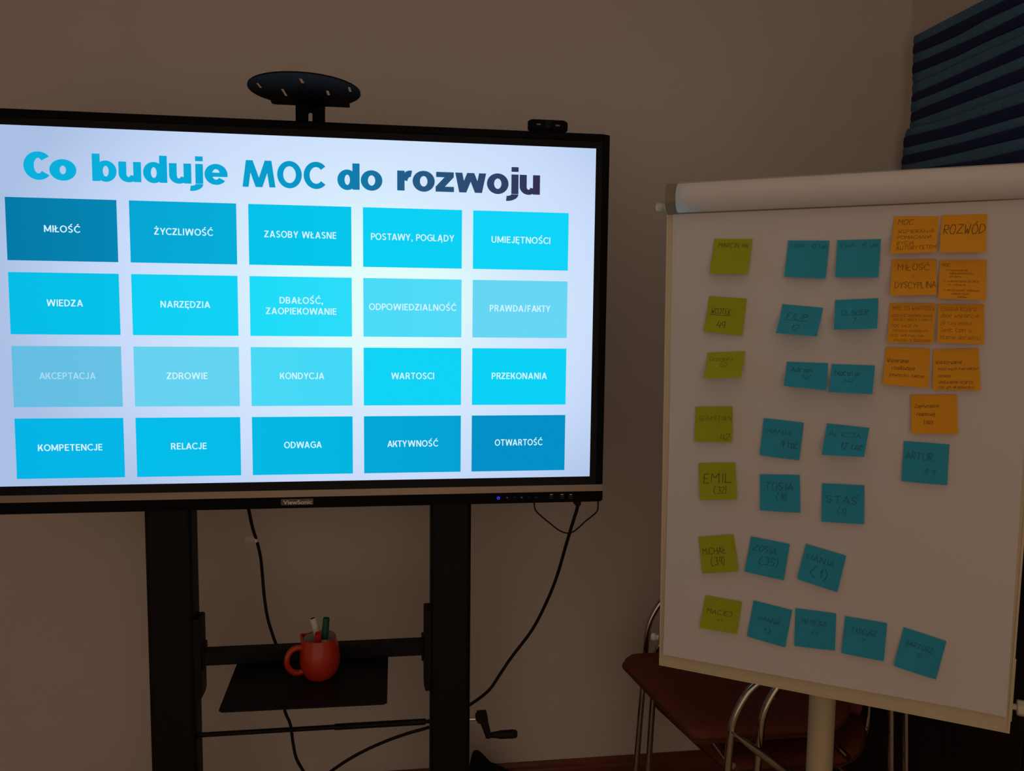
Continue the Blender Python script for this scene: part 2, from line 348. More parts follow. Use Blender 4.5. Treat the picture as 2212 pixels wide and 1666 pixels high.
for j in range(4):
    for i in range(5):
        x = TX0+i*TPX; z = TZ0-j*TPZ; c = cols[j][i]; c2 = cols[j][min(i+1, 4)]
        a = lin(c); b = lin(c2); k = .25; ca = tuple(p*1.0 for p in a); cb = tuple(p*(1-k)+q*k for p, q in zip(a, b))
        t = build('slide_tile', MB().box((x, D-.0006, z-TH), (x+TW, D, z)), emis('slide_tile_colour', ca, 1, cb), scr, smooth=False)
        mb = MB(); lines = words[j][i].split('|'); ws = wid[j][i] if isinstance(wid[j][i], tuple) else (wid[j][i],)
        cap = .0150 + .0006*i/4
        for n, (s, wv) in enumerate(zip(lines, ws)):
            zz = z-TH/2-cap/2 + (.0125 if len(lines) == 2 else 0)*(1-2*n) + .002
            drawn_text(mb, s, lambda a_, b_, x=x, zz=zz: Vector((x+TW/2+a_, D-.0009, zz+b_)), wv*pxm[i], cap, align='c')
        build('lettering', mb, textd if (j, i) in ((2, 0),) else textm, scr, smooth=False, fixn=False)
tmat = {}
def tgrad(c0, c1):
    return emis('slide_title_colour', lin(c0), 1, lin(c1))
for s, xa, ya, xb, yb, cap, v_, h_, geo, gp, c0, c1 in (
        ('Co', 52, 387, 166, 389, .0600, .33, .235, False, .045, '#0cb0dc', '#0baedb'), ('buduje', 200, 391, 492, 396.5, .0600, .285, .195, False, .07, '#0baedb', '#08a5d4'),
        ('MOC', 524, 403.5, 701, 406, .0600, .225, .20, True, .09, '#08a0ce', '#0792c1'), ('do', 729, 409, 826, 411, .0600, .285, .195, False, .06, '#0a86b6', '#1b6a99'),
        ('rozwoju', 858, 411.5, 1166, 420.5, .0620, .285, .195, False, .045, '#235e88', '#352e50')):
    A = at_y(xa, ya, D); B = at_y(xb, yb, D); sl = (B.z-A.z)/(B.x-A.x); mb = MB()
    drawn_text(mb, s, lambda a_, b_, A=A, sl=sl: Vector((A.x+a_, D-.0009, A.z+b_+sl*a_*.3)), B.x-A.x, cap, v_, h_, gp, 'l', geo)
    build('title_word', mb, tgrad(c0, c1), scr, smooth=False, fixn=False)
# metal strip, lower panel and its details
build('metal_strip', MB().prism([(OX0, D+.012, Z-.4248), (OX0, D-.003, Z-.4250), (OX0, D-.0085, Z-.4385), (OX0, D-.0085, Z-.4403), (OX0, D+.012, Z-.4403)], (OX1-OX0, 0, 0)), M['strip'], tv, smooth=False)
lp = [(-1, 0)]
pts = [(OX0, D-.007, Z-.4403), (OX1, D-.007, Z-.4403), (OX1, D-.007, OZ0+.008)] + [(OX1-.008+.008*math.cos(R_(-15*i)), D-.007, OZ0+.008+.008*math.sin(R_(-15*i))) for i in range(1, 6)] + \
      [(OX1-.008, D-.007, OZ0), (OX0+.008, D-.007, OZ0), (OX0, D-.007, OZ0+.008)]
build('lower_panel', MB().prism(pts, (0, .02, 0)), M['tv_black'], tv, bevel=.0015)
yp = D-.0075
a = at_y(607, 1092, yp); b = at_y(677, 1077, yp)
bp = build('brand_plate', MB().box((a.x, yp-.0008, a.z), (b.x, yp, b.z)), M['plate'], tv, bevel=.0003)
mb = MB(); A = at_y(612, 1090, yp); B = at_y(674, 1088.5, yp)
lettering(mb, 'ViewSonic', lambda a_, b_: Vector((A.x+a_, yp-.0011, A.z+b_)), B.x-A.x, .0098, offset=.022)
build('lettering', mb, M['silver_ink'], bp, smooth=False, fixn=False)
P = at_y(1076.5, 1076, yp)
mb = MB(); ring = [P+Vector((.0030*math.cos(R_(a_)), -.0006, .0030*math.sin(R_(a_)))) for a_ in range(125, 416, 15)]
mb.tube(ring, .0007, 6); mb.tube([P+Vector((0, -.0006, .0002)), P+Vector((0, -.0006, .0042))], .0007, 6)
tag(build('power_button', mb, emis('blue_led', (.05, .06, 1), 1.3), tv), 'glowing blue power symbol')
for q, (px, kind) in enumerate(((1095.5, 0), (1112, 1), (1127, 0), (1142, 1), (1158, 2))):
    P = at_y(px, 1075.3-.15*q, yp); mb = MB()
    if kind == 0: mb.lathe([(0, -.0006), (.0022, -.0006), (.0022, 0)], P, (0, 1, 0), 14)
    elif kind == 1: mb.tube([P+Vector((-.0022, -.0004, 0)), P+Vector((0, -.0004, .0014)), P+Vector((.0022, -.0004, 0))], .0004, 5)
    else: mb.tube([P+Vector((-.0024, -.0004, -.001)), P+Vector((-.0005, -.0004, .0014)), P+Vector((.0015, -.0004, -.001)), P+Vector((.003, -.0004, .001))], .0004, 5)
    build('button_mark', mb, M['grey_ink'], tv)
for px in (1191, 1214, 1233):
    P = at_y(px, 1068.5, yp)
    build('port_mark', MB().box(P+Vector((-.0035, -.0006, -.0009)), P+Vector((.0035, 0, .0009))), M['silver_ink'], tv)
    P = at_y(px, 1074.5, yp)
    mb = MB()
    for s_ in (-1, 1): mb.box(P+Vector((-.0055, -.0006, s_*.0024-.0003)), P+Vector((.0055, 0, s_*.0024+.0003)))
    build('usb_port', mb, M['grey_ink'], tv)

# ---------------------------------------------------------------- display stand
PL = (-.625, -.513); PR = (.087, .1935); PY0, PY1 = 2.085, 2.165
st = thing('display_stand', (-.21, 2.12, 0), 'black twin-post wheeled stand carrying the large screen', 'stand')
for n, (a, b) in enumerate((PL, PR)):
    p = build('post', MB().box((a, PY0, .10), (b, PY1, 1.72)), M['post'], st, bevel=.012)
    build('mounting_rail', MB().box(((a+b)/2-.03, 2.036, 1.16), ((a+b)/2+.03, PY0+.004, 1.80)), M['post'], st, bevel=.002)
    build('foot', MB().box(((a+b)/2-.035, 1.55, .065), ((a+b)/2+.035, 2.44, .105)), M['post'], st, bevel=.006)
    for y in (1.60, 2.38):
        cs = build('castor', MB().lathe([(0, -.012), (.026, -.012), (.029, -.006), (.029, .006), (.026, .012), (0, .012)], ((a+b)/2, y, .0295), (1, 0, 0), 24), M['rubber'], st)
        build('fork', MB().box(((a+b)/2-.018, y-.015, .022), ((a+b)/2-.014, y+.015, .068)).box(((a+b)/2+.014, y-.015, .022), ((a+b)/2+.018, y+.015, .068)).box(((a+b)/2-.018, y-.015, .060), ((a+b)/2+.018, y+.015, .0655)), M['post'], cs)
build('base_beam', MB().box((PL[1]-.02, 2.09, .07), (PR[0]+.02, 2.15, .10)), M['post'], st, bevel=.003)
# side brackets with clamping plates
for (xa, xb, ya, yb, sx) in ((PL[1]-.002, None, 1335, 1511, 1), (PR[0]+.002, None, 1315, 1489, -1)):
    px = 424 if sx > 0 else 921
    za = at_y(px, ya, 2.1).z; zb_ = at_y(px, yb, 2.1).z
    xo = xa+sx*.019
    pr = [(xa, 2.088, zb_), (xo-sx*.004, 2.088, zb_), (xo, 2.088, zb_+.016), (xo, 2.088, za-.004), (xo-sx*.002, 2.088, za), (xa, 2.088, za)]
    br = build('side_bracket', MB().prism(pr, (0, .055, 0)), M['post'], st, bevel=.0015)
    zc = at_y(px, 1421 if sx > 0 else 1402, 2.1).z
    build('clamp_plate', MB().box((xo-sx*.001, 2.094, zc-.032), (xo+sx*.006, 2.138, zc+.032)), M['post'], br, bevel=.003)
zc0 = at_y(436, 1422.5, 2.1).z; zc1 = at_y(912, 1403, 2.1).z; zc = (zc0+zc1)/2
build('cross_bar', MB().box((PL[1]+.021, 2.096, zc-.0175), (PR[0]-.021, 2.136, zc+.0175)), M['post'], st, bevel=.002)
ZS = zc-.0185
sh = [(-.405, 1.856, 0), (-.397, 1.848, 0), (-.032, 1.843, 0), (-.024, 1.850, 0), (-.024, 2.13, 0), (-.412, 2.13, 0)]
build('shelf_tray', MB().prism([(x, y, ZS-.004) for x, y, _ in sh], (0, 0, .004)), M['shelf'], st, bevel=.001)
# lift rod and crank
A = at_y(424, 1587, 2.115); B = at_y(915, 1561, 2.115)
mid = A.lerp(B, .60); zr = (A.z+B.z)/2
rod = lambda p: Vector((p.x, p.y, zr))
build('lift_rod', MB().tube([(PL[1]-.004, 2.115, zr), rod(mid)], .0062, 16).tube([rod(mid), (PR[0]-.012, 2.115, zr)], .0082, 16).tube([(PR[0]-.012, 2.115, zr), (PR[0]+.004, 2.115, zr)], .0050, 16), M['post'], st)
C0 = at_y(1013, 1554.5, 2.115); zz = C0.z
ck = build('crank_arm', MB().prism([at_y(x, y, 2.104) for x, y in ((1031, 1543), (1051, 1541), (1053.5, 1548), (1055, 1562), (1060, 1582), (1060, 1597), (1050, 1597), (1046, 1585), (1038, 1565), (1032, 1564), (1031, 1559), (1028, 1558), (1028, 1549), (1031, 1548))], (0, .022, 0)), M['rubber'], st, bevel=.002)
tag(build('crank_shaft', MB().tube([(PR[1]-.004, 2.115, zz), at_y(1029, 1554, 2.115)], .0042, 16), M['steel'], st), 'bright steel shaft')
H0 = at_y(1058, 1588.5, 2.115); H1 = at_y(1117, 1585.5, 2.115); L = (H1-H0).length
build('crank_grip', MB().lathe([(.006, 0), (.0078, L*.08), (.0095, L*.30), (.0112, L*.36), (.0118, L*.85), (.0105, L*.96), (.007, L), (0, L)], H0, H1-H0, 20), M['rubber'], ck)

# ---------------------------------------------------------------- round shelf above the display
ZD = Z+.490
def flat_mesh(outer, holes, ext, P):
    """outline with holes, filled; P maps (x, y, h) to a world point"""
    cu = bpy.data.curves.new('c', 'CURVE'); cu.dimensions = '2D'; cu.fill_mode = 'BOTH'; cu.extrude = ext/2
    for ring in [outer]+holes:
        s = cu.splines.new('POLY'); s.points.add(len(ring)-1); s.use_cyclic_u = True
        for q, p in enumerate(ring): s.points[q].co = (p[0], p[1], 0, 1)
    o = bpy.data.objects.new('c', cu); col.objects.link(o); dg = bpy.context.evaluated_depsgraph_get(); dg.update()
    me = bpy.data.meshes.new_from_object(o.evaluated_get(dg)); mb = MB()
    mb.add([P(v.co.x, v.co.y, v.co.z) for v in me.vertices], [list(p.vertices) for p in me.polygons])
    bpy.data.objects.remove(o); bpy.data.curves.remove(cu); bpy.data.meshes.remove(me)
    return mb
e = [at_z(657, 156, ZD), at_z(660, 229, ZD), at_z(534, 186, ZD), at_z(779.5, 205, ZD)]
cx = (e[2].x+e[3].x)/2; cy = (e[0].y+e[1].y)/2; rad = (e[3].x-e[2].x)/2; ry = (e[1].y-e[0].y)/2
rs = thing('camera_shelf', (cx, cy+.1, OZ1), 'round black slotted metal shelf above the top edge of the large screen', 'shelf')
outer = [(cx+rad*math.cos(R_(a_)), cy+min(ry, rad*1.15)*math.sin(R_(a_))) for a_ in range(0, 360, 5)]
holes = []
for (xa, ya), (xb, yb), hw in (((554.5, 178), (565, 191.5), .0033), ((648, 168.5), (655.5, 181.5), .0040), ((608.5, 190.5), (621, 211), .0034), ((706.5, 194.5), (713.5, 215), .0034), ((753.5, 187), (757.5, 200), .0030)):
    a = at_z(xa, ya, ZD); b = at_z(xb, yb, ZD); d = (b-a).normalized(); n = Vector((-d.y, d.x, 0))
    holes.append([tuple((p+n*s*hw)[:2]) for p, s in ((a, 1), (a, -1), (b, -1), (b, 1))])
build('disc_plate', flat_mesh(outer, holes, .003, lambda x, y, h: Vector((x, y, ZD+h))), M['tv_black'], rs, smooth=False)
for px, py in ((650, 194), (671.5, 195), (654, 203), (676, 204)):
    build('screw', MB().lathe([(0, -.003), (.003, -.003), (.0035, -.0012), (.0035, 0)], at_z(px, py, ZD-.0015), (0, 0, 1), 12), M['tv_glass'], rs)
yN = 2.05
fl = [at_y(x, y, yN) for x, y in ((580, 208), (587, 223), (593, 225), (753, 232), (756, 231), (752.5, 205))]
build('rear_flange', MB().prism(fl, (0, .003, 0)), M['tv_black'], rs, smooth=False)
nk = [at_y(x, y, yN) for x, y in ((638.3, 200), (702, 203), (702, 268), (638.3, 266))]
nk[2].z = nk[3].z = 1.90
sl = [at_y(x, y, yN) for x, y in ((666.2, 262), (666.2, 247), (667.5, 244.5), (670.5, 243.5), (673.5, 244.5), (675, 247), (675, 262))]
build('neck_plate', flat_mesh([(p.x, p.z) for p in nk], [[(p.x, p.z) for p in sl]], .003, lambda x, y, h: Vector((x, yN+h, y))), M['tv_black'], rs, smooth=False)

# ---------------------------------------------------------------- webcam
wy = 1.955
A = at_y(1142.5, 270, wy); B = at_y(1227, 272, wy); zc = (A.z+B.z)/2+.0005
wc = thing('webcam', ((A.x+B.x)/2, wy+.02, OZ1), 'small black webcam clipped on top right of the large screen', 'webcam')
W2 = (B.x-A.x)/2; cxm = (A.x+B.x)/2
mb = MB(); ns = 22
for hh in (0,):
    prf = []
    for i in range(ns+1):
        t = -1+2*i/ns; xx = cxm+W2*t
        prf.append((xx, .0150*(1-max(0, abs(t)-.80)**1.5*3.4)))
    k = 0
    def wfn(u_, v_):
        i = u_*ns; xx, rz = prf[int(round(i))]; a_ = 2*math.pi*v_
        return (xx, wy+.012+.012*(1 if math.sin(a_) > 0 else 1)*math.sin(a_)*(rz/.015), zc+rz*math.copysign(abs(math.cos(a_))**.55, math.cos(a_)))
    mb.grid(wfn, ns, 24)
    mb.f.append([j*(ns+1) for j in range(24)]); mb.f.append([j*(ns+1)+ns for j in range(24)])
build('body', mb, M['tv_black'], wc)
le = build('lens', MB().lathe([(0, -.002), (.007, -.0015), (.0095, -.001), (.0105, 0), (.0105, .006)], (cxm, wy-.001, zc), (0, 1, 0), 28), M['tv_glass'], wc)
for dx, dz in ((-.024, .001), (.022, .0)):
    build('microphone_slot', MB().box((cxm+dx-.005, wy-.0012, zc+dz-.0015), (cxm+dx+.005, wy+.002, zc+dz+.0015)), M['grey_ink'], wc)
build('clip', MB().box((cxm-.024, wy+.002, OZ1-.012), (cxm+.022, wy-.0085, OZ1-.0005)).box((cxm-.024, wy-.0085, OZ1-.0005), (cxm+.022, wy+.06, OZ1+.003)).box((cxm-.012, wy+.005, OZ1+.002), (cxm+.012, wy+.02, zc-.008)), M['tv_black'], wc, bevel=.001)

# ---------------------------------------------------------------- cables
def cable(name, pts, y, r, label, m='rubber'):
    P = [at_y(p[0], p[1], p[2] if len(p) > 2 else y) for p in pts]
    o = thing(name, (P[-1].x, P[-1].y, P[-1].z), label, 'cable')
    build('cord', MB().tube(P, r, 10, smooth=6), M[m], o); return o, P
c1, P1 = cable('power_cable', [(530, 1062, 2.07), (537, 1100, 2.10), (546, 1142, 2.14), (555, 1170, 2.18), (563, 1205, 2.2), (567, 1245), (571, 1290), (578, 1335), (590, 1375), (600, 1405), (612, 1470), (614, 1530), (627, 1565), (633, 1605), (640, 1638), (654, 1664), (676, 1700), (690, 1760)], 2.22, .0042,
                'black cable hanging from the screen down behind the stand tray')
tg = MB(); q = at_y(551, 1164, 2.178)
tg.tube([at_y(549, 1157, 2.17), at_y(554.5, 1170, 2.175)], .0056, 12)
tag(build('tie_band', tg, M['cablewhite'], c1), 'cream band around the cord')
for k in range(4):
    a = at_y(546, 1159+k*3.4, 2.170); b = at_y(528.5, 1161.5+k*3.6, 2.160)
    build('tie_tail', MB().tube([a, b], .0013, 6), M['cablewhite'], c1)
c2, P2 = cable('display_cable', [(1249, 1088, 1.975), (1245, 1105, 1.98), (1237, 1130, 2.0), (1222, 1180, 2.05), (1203, 1245, 2.1), (1181, 1300, 2.14), (1150, 1360, 2.17), (1105, 1420), (1080, 1457), (1060, 1487), (1038, 1507), (1012, 1525), (980, 1548), (950, 1562), (922, 1573), (880, 1585), (830, 1603), (780, 1626), (730, 1656), (690, 1690), (660, 1740)], 2.19, .0044,
                'black cable curving from the screen corner down past the crank and under the tray')
build('plug', MB().prism([at_y(x, y, 1.965) for x, y in ((1240.5, 1080), (1256.5, 1080), (1255, 1091), (1252.5, 1094), (1244, 1093), (1240.5, 1089))], (0, .018, 0)), M['rubber'], c2, bevel=.001)
cable('loop_cable', [(1154, 1078), (1154.5, 1094), (1158, 1104), (1170, 1116), (1186, 1129), (1202, 1142), (1214, 1149), (1227, 1152), (1238, 1149), (1250, 1140), (1265, 1126), (1284, 1111), (1290.5, 1103), (1292, 1092), (1292, 1077)], 1.985, .0019,
      'thin black wire loop hanging below the right corner of the screen')

# ---------------------------------------------------------------- red mug and markers
ct = at_z(691, 1460, ZS); MH = .102
mug = thing('mug', (ct.x, ct.y, ZS), 'red ceramic mug of markers on the black tray of the stand', 'mug')
outp = [(.030, 0), (.036, .002), (.043, .012), (.0485, .030), (.0500, .045), (.0485, .064), (.0455, .082), (.0425, .096), (.0418, .101), (.0405, MH)]
inp = [(.0385, .100), (.0395, .085), (.0425, .060), (.043, .035), (.037, .012), (.02, .006), (0, .006)]
SEG = 48
mb = MB(); mb.lathe([(0, 0)]+outp+inp[:1], mug.location, seg=SEG, cap=False)
sd = Vector((-.95, .3, 0)).normalized()
for v in mb.v:      # pouring lip on the left of the rim, slight hand-made irregularity
    h = v.z-ZS; rel = Vector((v.x-ct.x, v.y-ct.y, 0)); 
    if rel.length > 1e-4:
        c = max(0, rel.normalized().dot(sd)); v += rel.normalized()*(c**50)*.009*max(0, min(1, (h-.072)/.022))
        a_ = math.atan2(rel.y, rel.x); v += rel.normalized()*.0010*math.sin(3*a_+h*40)
        v.z += .003*(c**50)*(1 if h > .09 else 0)
build('body', mb, M['mug'], mug)
mb = MB().lathe(inp, mug.location, seg=SEG, cap=False); tag(build('inside', mb, M['mug_in'], mug), 'cream glazed inside')
hd = Vector((-.93, -.36, 0)).normalized()
P = [mug.location+hd*r_+Vector((0, 0, h)) for r_, h in ((.041, .080), (.056, .083), (.072, .077), (.081, .060), (.080, .042), (.070, .026), (.056, .019), (.044, .020))]
build('handle', MB().tube(P, .0072, 14, smooth=6), M['mug'], mug)
def marker(px, py, y, tilt_to, caplen, bm_, cm, label, name='marker', endm=None):
    T = at_y(px, py, y); Bm = tilt_to; d = (T-Bm).normalized(); Lm = .132; Bm = T-d*Lm
    o = thing(name, Bm, label, 'marker', 'markers in the red mug')
    build('barrel', MB().lathe([(0, 0), (.0070, 0), (.0085, .003), (.0085, Lm-caplen)], Bm, d, 20), bm_, o)
    build('cap', MB().lathe([(.0092, Lm-caplen-.001), (.0092, Lm-caplen+.012), (.0082, Lm-.003), (.0080, Lm), (.0065, Lm), (.0065, Lm-.004), (0, Lm-.004)], Bm, d, 20), cm, o)
    if endm: build('end_plug', MB().lathe([(.0064, Lm-.0035), (.0064, Lm-.001), (0, Lm-.001)], Bm, d, 16), endm, o)
    return o
zi = ZS+.012
marker(675, 1335.5, ct.y+.012, Vector((ct.x+.018, ct.y+.020, zi)), .050, M['white_pl'], M['white_pl'], 'white marker with dark end, leaning left in the red mug', endm=M['rubber'])
marker(705, 1335.5, ct.y+.004, Vector((ct.x+.004, ct.y+.004, zi)), .052, M['white_pl'], M['green_pl'], 'green-capped marker standing upright in the red mug')
marker(687.5, 1368.5, ct.y-.020, Vector((ct.x-.014, ct.y+.016, zi-.03)), .050, M['red_pl'], M['red_pl'], 'short-looking red marker in the red mug, in front of the white one')

# ---------------------------------------------------------------- black bag on the floor
ys = 2.33
bo = thing('bag', (at_y(1045, 1660, ys).x+.02, ys, 0), 'black soft bag on the floor behind the right post of the stand', 'bag')
A = at_y(1028, 1624, ys)
def bagfn(u_, v_):
    a_ = 2*math.pi*u_; h = A.z*(1-v_)
    t = 1-v_                       # 1 on top
    wl = .016+.032*(1-t**3)**.6 if t > .8 else .03; 
    xl = -.001-.020*math.sqrt(max(0, 1-((t-.55)/.45)**2)) if t > .55 else -.021-.015*(.55-t)
    xr = .006+.16*(1-t)**.80
    c = math.cos(a_); s_ = math.sin(a_)
    x = A.x+(xr if c > 0 else -xl)*c*(1 if v_ > 0 else .3) ; y = ys+s_*(.012+.07*math.sqrt(1-t) if t < 1 else .006)
    return (x, y, h+.004*math.sin(5*a_+9*t)*(1-t))
mb = MB().grid(bagfn, 32, 24); mb.f.append(list(range(32)))
build('pouch', mb, M['bag'], bo)
build('strap', MB().tube([at_y(1046, 1642, ys-.03), at_y(1053, 1649, ys-.04), at_y(1074, 1657, ys-.04), at_y(1100, 1672, ys-.03), at_y(1118, 1700, ys-.02), at_y(1122, 1760, ys-.01)], .0065, 10, smooth=5), M['bag'], bo)

# ---------------------------------------------------------------- stacked visitor chairs
def chair(label, NF, NB, FF, FB, seat, back_x, name='visitor_chair', seatz=.55, brace=None):
    """NF/NB/FF/FB: (x at armrest level, x at floor, y) of near/far front/back legs; the chair faces left"""
    top_ = .727; cxm = (seat[0]+seat[1])/2; cym = (NF[2]+FF[2])/2
    o = thing(name, (cxm, cym, 0), label, 'chair', 'visitor chairs stacked behind the flipchart')
    rt_ = .0095; top = top_
    for side, (f_, b_) in (('near', (NF, NB)), ('far', (FF, FB))):
        fr = MB(); top = .65 if (seatz < .5 and side == 'far') else top_
        fx = lambda z: f_[1]+(f_[0]-f_[1])*z/(top-.1); bx = lambda z: b_[1]+(b_[0]-b_[1])*z/(top-.1)
        P = [Vector((fx(z), f_[2], z)) for z in (0.006, .2, .4, top-.16)]
        P += [Vector((fx(top-.16)+dx, f_[2], top-.16+dz)) for dx, dz in ((.006, .045), (.022, .085), (.048, .122), (.085, .146), (.13, .155))]
        q = [Vector((bx(z), b_[2], z)) for z in (0.006, .2, .4, top-.10)]
        q += [Vector((bx(top-.10)-dx, b_[2], top-.10+dz)) for dx, dz in ((.004, .035), (.018, .070), (.045, .090), (.08, .095))]
        fr.tube(P+q[::-1], rt_, 14, smooth=6); build('side_frame', fr, M['chrome'], o)
        if side == 'near':
            q_ = .018 if seatz < .5 else -.018; a = at_y(*brace[0], f_[2]+q_); b = at_y(*brace[1], f_[2]+q_); b = a+(b-a)*((bx(.2)+.004-a.x)/(b.x-a.x))
        else: a = Vector((fx(.47), f_[2]+.017, .47)); b = Vector((bx(.17), b_[2]+.017, .17))
        br = MB().tube([a, a.lerp(b, .03), a.lerp(b, .07), a.lerp(b, .16), a.lerp(b, .9), b], [.003, .005, .0075, .0095, .0085, .004], 14)
        build('bolt', MB().tube([a+Vector((0, -.004, 0)), Vector((a.x, f_[2], a.z))], .004, 10), M['chrome'], o)
        build('brace', br, M['chrome'], o)
        build('foot_cap', MB().tube([Vector((fx(0), f_[2], 0)), Vector((fx(0), f_[2], .03))], .0115, 14), M['rubber'], o)
        build('foot_cap', MB().tube([Vector((bx(0), b_[2], 0)), Vector((bx(0), b_[2], .03))], .0115, 14), M['rubber'], o)
    # cross tubes under the seat
    for xx, t_ in ((seat[0]+.12, 0), (seat[1]-.10, 1)):
        build('cross_tube', MB().tube([(xx, NF[2]+.0, seatz-.050), (xx, FF[2], seatz-.050)], .008, 10), M['chrome'], o)
    x0, x1, yn, yf = seat[:4]
    # upholstered seat: sharp front corners, rounded rear, front edge pulled to a shallow arc
    N = 30; ring = []
    cr_ = [(.05, 'f'), ]
    def outline(inset=0):
        pts = []
        def arc(cx_, cy_, r_, a0, a1, n=7):
            return [(cx_+r_*math.cos(R_(a0+(a1-a0)*i/n)), cy_+r_*math.sin(R_(a0+(a1-a0)*i/n))) for i in range(n+1)]
        rf, rb = .035, .12
        pts += arc(x1-rb, yf-rb, rb-inset, 0, 90, 9); pts += arc(x0+.055, yf-.055, .055-inset, 90, 180)
        pts += arc(x0+rf+seat[4], yn+rf, rf-inset, 180, 270); pts += arc(x1-rb, yn+rb, rb-inset, 270, 360, 9)
        return pts
    prof_ = [(.030, -.044), (.010, -.040), (.001, -.030), (0, -.022), (.003, -.010), (.012, -.002), (.03, .003), (.07, .006)]
    mb = MB(); L0 = None
    for ins, dz in prof_:
        pts = outline(min(ins, .034)) if ins > 0 else outline(0)
        if ins > .034:
            c_ = ((x0+x1)/2, (yn+yf)/2); k_ = 1-(ins-.034)/.22; pts = [(c_[0]+(p[0]-c_[0])*k_, c_[1]+(p[1]-c_[1])*k_) for p in pts]
        n = len(pts); base = len(mb.v)
        # rear of the seat rises towards the backrest
        mb.v += [Vector((p[0], p[1], seatz-.004+dz+.05*max(0, (p[0]-(x1-.13))/.13)**2)) for p in pts]
        if base:
            for i in range(n): mb.f.append([base-n+i, base-n+(i+1) % n, base+(i+1) % n, base+i])
    mb.f.append(list(range(n))[::-1]); mb.f.append([len(mb.v)-n+i for i in range(n)])
    s_ = build('seat', mb, M['seat'], o)
    pts = outline(-.001)
    pr_ = [Vector((p[0], p[1], seatz-.029+.05*max(0, (p[0]-(x1-.13))/.13)**2)) for p in pts]
    build('piping', MB().tube(pr_+pr_[:1], .0035, 8, cap=False), M['piping'], s_)
    # backrest: curved padded shell behind the flipchart
    bx0 = back_x; bh0, bh1 = seatz+.06, seatz+.27
    def bf(u_, v_, off=0):
        y = yn+.03+(yf-yn-.06)*u_; bow = .05*(1-(2*u_-1)**2)
        z = bh0+(bh1-bh0)*v_; e_ = .025*(1-min(1, 8*min(u_, 1-u_)))**2
        return Vector((bx0+bow+.045*v_+off, y, z+(e_ if v_ < .5 else -e_)))
    mb = MB().grid(bf, 16, 8)
    build('backrest', mb, M['seat'], o, thick=.035, bevel=.010)
    for s2 in (0.12, .88):
        b0 = bf(s2, .25, -.012)
        build('back_support', MB().tube([(b0.x-.06, b0.y, seatz-.045), (b0.x-.01, b0.y, seatz-.03), (b0.x+.028, b0.y, seatz+.03), (b0.x+.030, b0.y, b0.z+.05)], .009, 10, smooth=4), M['chrome'], o)
    return o
yN1 = 1.715
def xn(px, py, y=yN1): return at_y(px, py, y).x
# lower chair (its near legs show to the right of the upper one's)
chair('lower of two stacked rust-red chrome-framed chairs behind the flipchart', (xn(1655, 1550), xn(1640, 1666)-.02, 1.735), (xn(1967, 1548), xn(1976, 1666)+.02, 1.735),
      (at_y(1414, 1500, 2.278).x, at_y(1400, 1666, 2.278).x-.005, 2.278), (1.235, 1.26, 2.278), (.735, 1.215, 1.800, 2.20, .06), 1.165, seatz=.462, brace=((1653, 1633), (1703, 1669)))
chair('upper of two stacked rust-red chrome-framed chairs, seat corner showing left of the flipchart', (xn(1583, 1535), xn(1564, 1666)-.018, yN1), (xn(1925, 1540), xn(1936, 1666)+.015, yN1),
      (at_y(1398, 1400, 2.30).x, at_y(1370, 1666, 2.30).x-.003, 2.30), (1.19, 1.21, 2.30), (.655, 1.165, 1.795, 2.265, .050), 1.115, seatz=.552, brace=((1587, 1587), (1706, 1674)))

# ---------------------------------------------------------------- flipchart
yw, tl = -.57608, -.04245
ax = Vector((math.cos(yw), math.sin(yw), 0)); nh = Vector((math.sin(yw), -math.cos(yw), 0))
bu = Vector((0, 0, 1))*math.cos(tl) - nh*math.sin(tl); bn = ax.cross(bu).normalized()
if bn.y > 0: bn = -bn
BO = Vector((.60085, 1.74869, Z-.81102)); BWd = .70; BH = 1.095
def onb(px, py, off=0):
    d = ray(px, py); O = BO+bn*off; t = (O-CAM).dot(bn)/d.dot(bn); q = CAM+d*t-O; return q.dot(ax), q.dot(bu)
def BP(u_, v_, n_=0): return BO+ax*u_+bu*v_+bn*n_
pole_xy = Vector((.950, 1.642))
fc = thing('flipchart', (pole_xy.x, pole_xy.y, 0), 'cream flipchart easel with white paper and rows of sticky notes', 'flipchart')
build('board', MB().fbox(BO, ax, bu, bn, .002, BWd-.002, .002, BH-.02, -.016, -.0045), M['board'], fc, bevel=.002)
rim = MB()
for u_0, u_1, v_0, v_1 in ((0, .004, 0, BH-.02), (BWd-.004, BWd, 0, BH-.02), (.004, BWd-.004, 0, .004)):
    rim.fbox(BO, ax, bu, bn, u_0, u_1, v_0, v_1, -.018, -.0025)
build('rim', rim, M['board'], fc, bevel=.0008)
pBL = onb(1433, 1413); pBR = onb(2173, 1547); pR = onb(2196, 1200); pTL = onb(1460, 462)
u0p, u1p = (pBL[0]+pTL[0])/2, .688
k_ = (pR[0]-pBR[0])/(pR[1]-pBR[1])
def padfn(n_off):
    def f(u_, v_):
        vb = pBL[1]+(pBR[1]-pBL[1])*u_; vt = 1.035; v = vb+(vt-vb)*v_
        ul = pBL[0]+(pTL[0]-pBL[0])*v_; ur = pBR[0]+min(.012, k_*(v-pBR[1]))
        lift = .0045*math.exp(-v/.05) + .003*math.exp(-(ur-(ul+(ur-ul)*u_))/.03)+.0012*math.sin(v*9+u_*2)*math.sin(u_*5)
        return BP(ul+(ur-ul)*u_, v, n_off+lift)
    return f
build('paper_pad', MB().fbox(BO, ax, bu, bn, pBL[0]+.004, pBR[0]-.002, pBL[1]+.006, 1.03, -.0045, .0), M['paper'], fc)
build('paper_sheet', MB().grid(padfn(.001), 40, 60), M['paper'], fc)
